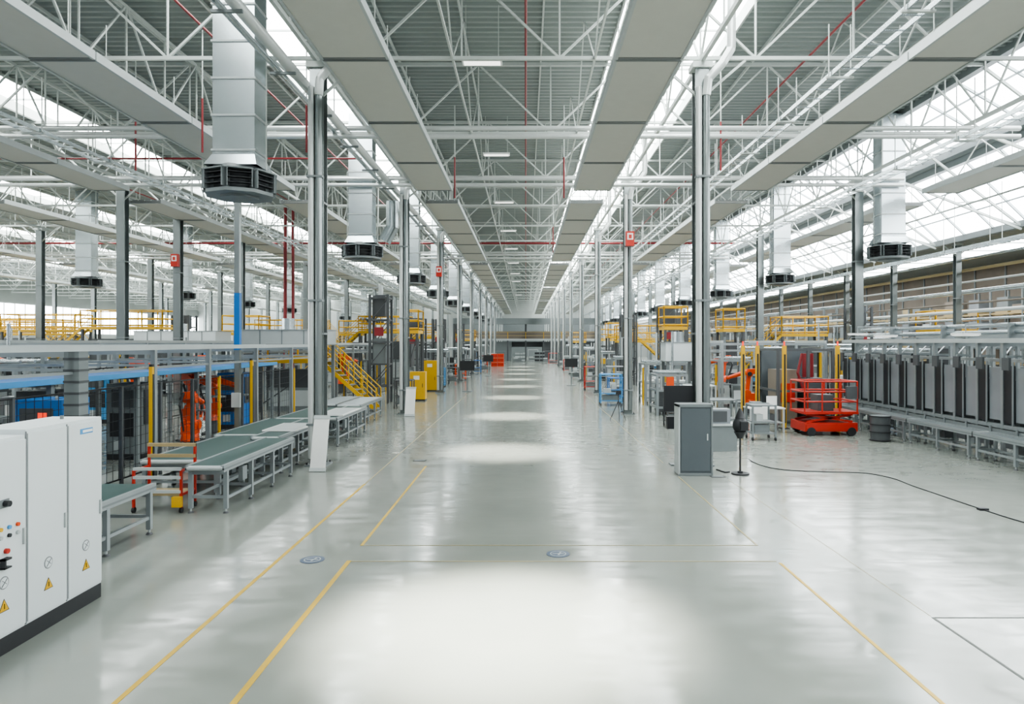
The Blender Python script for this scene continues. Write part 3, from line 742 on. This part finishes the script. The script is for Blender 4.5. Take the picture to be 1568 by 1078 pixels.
for c_ in ((4.1,33,'lightblue',1.0,1.5),(4.7,35.5,'blue',.8,1.2),(4.2,43.5,'red',.9,1.5),(5.6,24.4,'darkgrey',1.2,1.0),(6.6,26.0,'lightgrey',1.1,1.4),(7.3,21.2,'midgrey',.7,1.1),
    (-5.9,46.4,'lightblue',.8,1.3),(-5.2,59,'darkgrey',1,1.6),(4.5,60,'darkgrey',1,1.7),(4.9,50.5,'darkgrey',1,1.6),(6.2,22.0,'midgrey',1.0,1.2),(-5.4,50.3,'darkgrey',.9,1.2),(-4.9,67,'blue',1,1.3),(4.4,70,'red',1,1.3),(-5.6,31.5,'darkgrey',.8,1.3),(-4.9,78.5,'orange',1,1.5),(4.6,84,'darkgrey',1.2,1.8),(-4.6,90.5,'lightgrey',1.4,1.6),(5.0,38,'sheet_grey',1.0,1.7),
    (-4.4,72,'darkgrey',1.2,1.6),(3.8,94,'red',1.3,1.6),(-3.6,98,'midgrey',1.4,1.8),(3.2,101,'darkgrey',1.4,1.8),(-1.2,104,'midgrey',1.5,1.5),(1.2,111,'lightgrey',1.6,1.9),(-5.2,54.5,'orange',.8,1.3),(4.2,56,'sheet_grey',.9,1.5)):
    cart(*c_)
def mon(x,y):
    m=MB(); m.box(-.45,.45,-.04,.04,1.3,1.9,'dark'); m.box(-.42,.42,-.045,-.04,1.34,1.86,'dark'); m.cyl((0,.02,.02),(0,.02,1.5),.04,'midgrey',10); m.box(-.3,.3,-.25,.25,0,.05,'midgrey'); m.box(-.2,.2,-.15,0,.9,.94,'lightgrey'); m.obj('display_stand',(x,y,0))
mon(-3.6,42); mon(3.2,48); mon(-3.4,62)
def ycab(x,y,h):
    m=MB(); m.box(-.4,.4,-.3,.3,0,.08,'dark'); m.box(-.4,.4,-.3,.3,.08,h,'yellow'); m.box(-.34,.34,-.31,-.3,.15,h-.1,'yellow'); m.box(.25,.28,-.33,-.31,.7,.9,'dark'); m.box(-.2,.1,-.315,-.31,h-.4,h-.2,'board_white'); m.obj('yellow_control_cabinet',(x,y,0))
ycab(-5.6,35.6,1.5); ycab(-5.9,42.6,1.9)
def crates(x,y,c,c2,nx=3):
    m=MB()
    for i in range(nx):
        for j in range(3): m.box(-1.2+i*.82,-.42+i*.82,0,.8,j*.55,j*.55+.5,c); m.box(-1.18+i*.82,-.44+i*.82,-.02,0,j*.55+.1,j*.55+.4,c2)
    m.obj('stacked_crates',(x,y,0))
crates(-3.2,87,'orange','red',2); crates(5.4,74.5,'lightgrey','midgrey',2); crates(-.5,107,'midgrey','lightgrey',2); crates(2.6,108,'midgrey','dark',2)
def board(x,y,w,h,rz=0):
    m=MB(); m.beam((0,0,0.02),(0,.36,h),w,.03,'board_white'); m.beam((0,-.02,0.0),(0,.02,.08),w*1.05,.05,'lightgrey'); m.beam((0,.335,h-.06),(0,.365,h+.02),w*1.05,.05,'lightgrey')
    m.obj('leaning_board',(x,y,0),rz)
board(-4.85,15.9,.36,1.25); board(-4.75,27.9,.4,1.15)
def tripod(x,y,c='midgrey',h=1.2):
    m=MB()
    for i in range(3):
        a=2*math.pi*i/3+.5; m.cyl((0,0,h*.75),(math.cos(a)*.35,math.sin(a)*.35,0),.014,c,6)
    m.cyl((0,0,h*.5),(0,0,h),.018,c,8); m.box(-.1,.1,-.05,.05,h,h+.15,'dark'); m.obj('tripod_stand',(x,y,0))
tripod(3.6,26.5,'dark',1.0)

# ------------------------------------------------------------------ world, camera
w=bpy.data.worlds.new('World'); S.world=w; w.use_nodes=True
bg=w.node_tree.nodes['Background']; bg.inputs['Color'].default_value=(0.88,0.94,1.0,1); bg.inputs['Strength'].default_value=0.6
cam=bpy.data.cameras.new('Camera'); co=bpy.data.objects.new('Camera',cam); COL.objects.link(co)
co.location=(0,0,3); co.rotation_euler=(math.radians(90),0,0); cam.lens=24; cam.sensor_width=36; cam.sensor_fit='HORIZONTAL'
cam.shift_x=-0.0134; cam.shift_y=-0.0089; cam.clip_end=500
S.camera=co
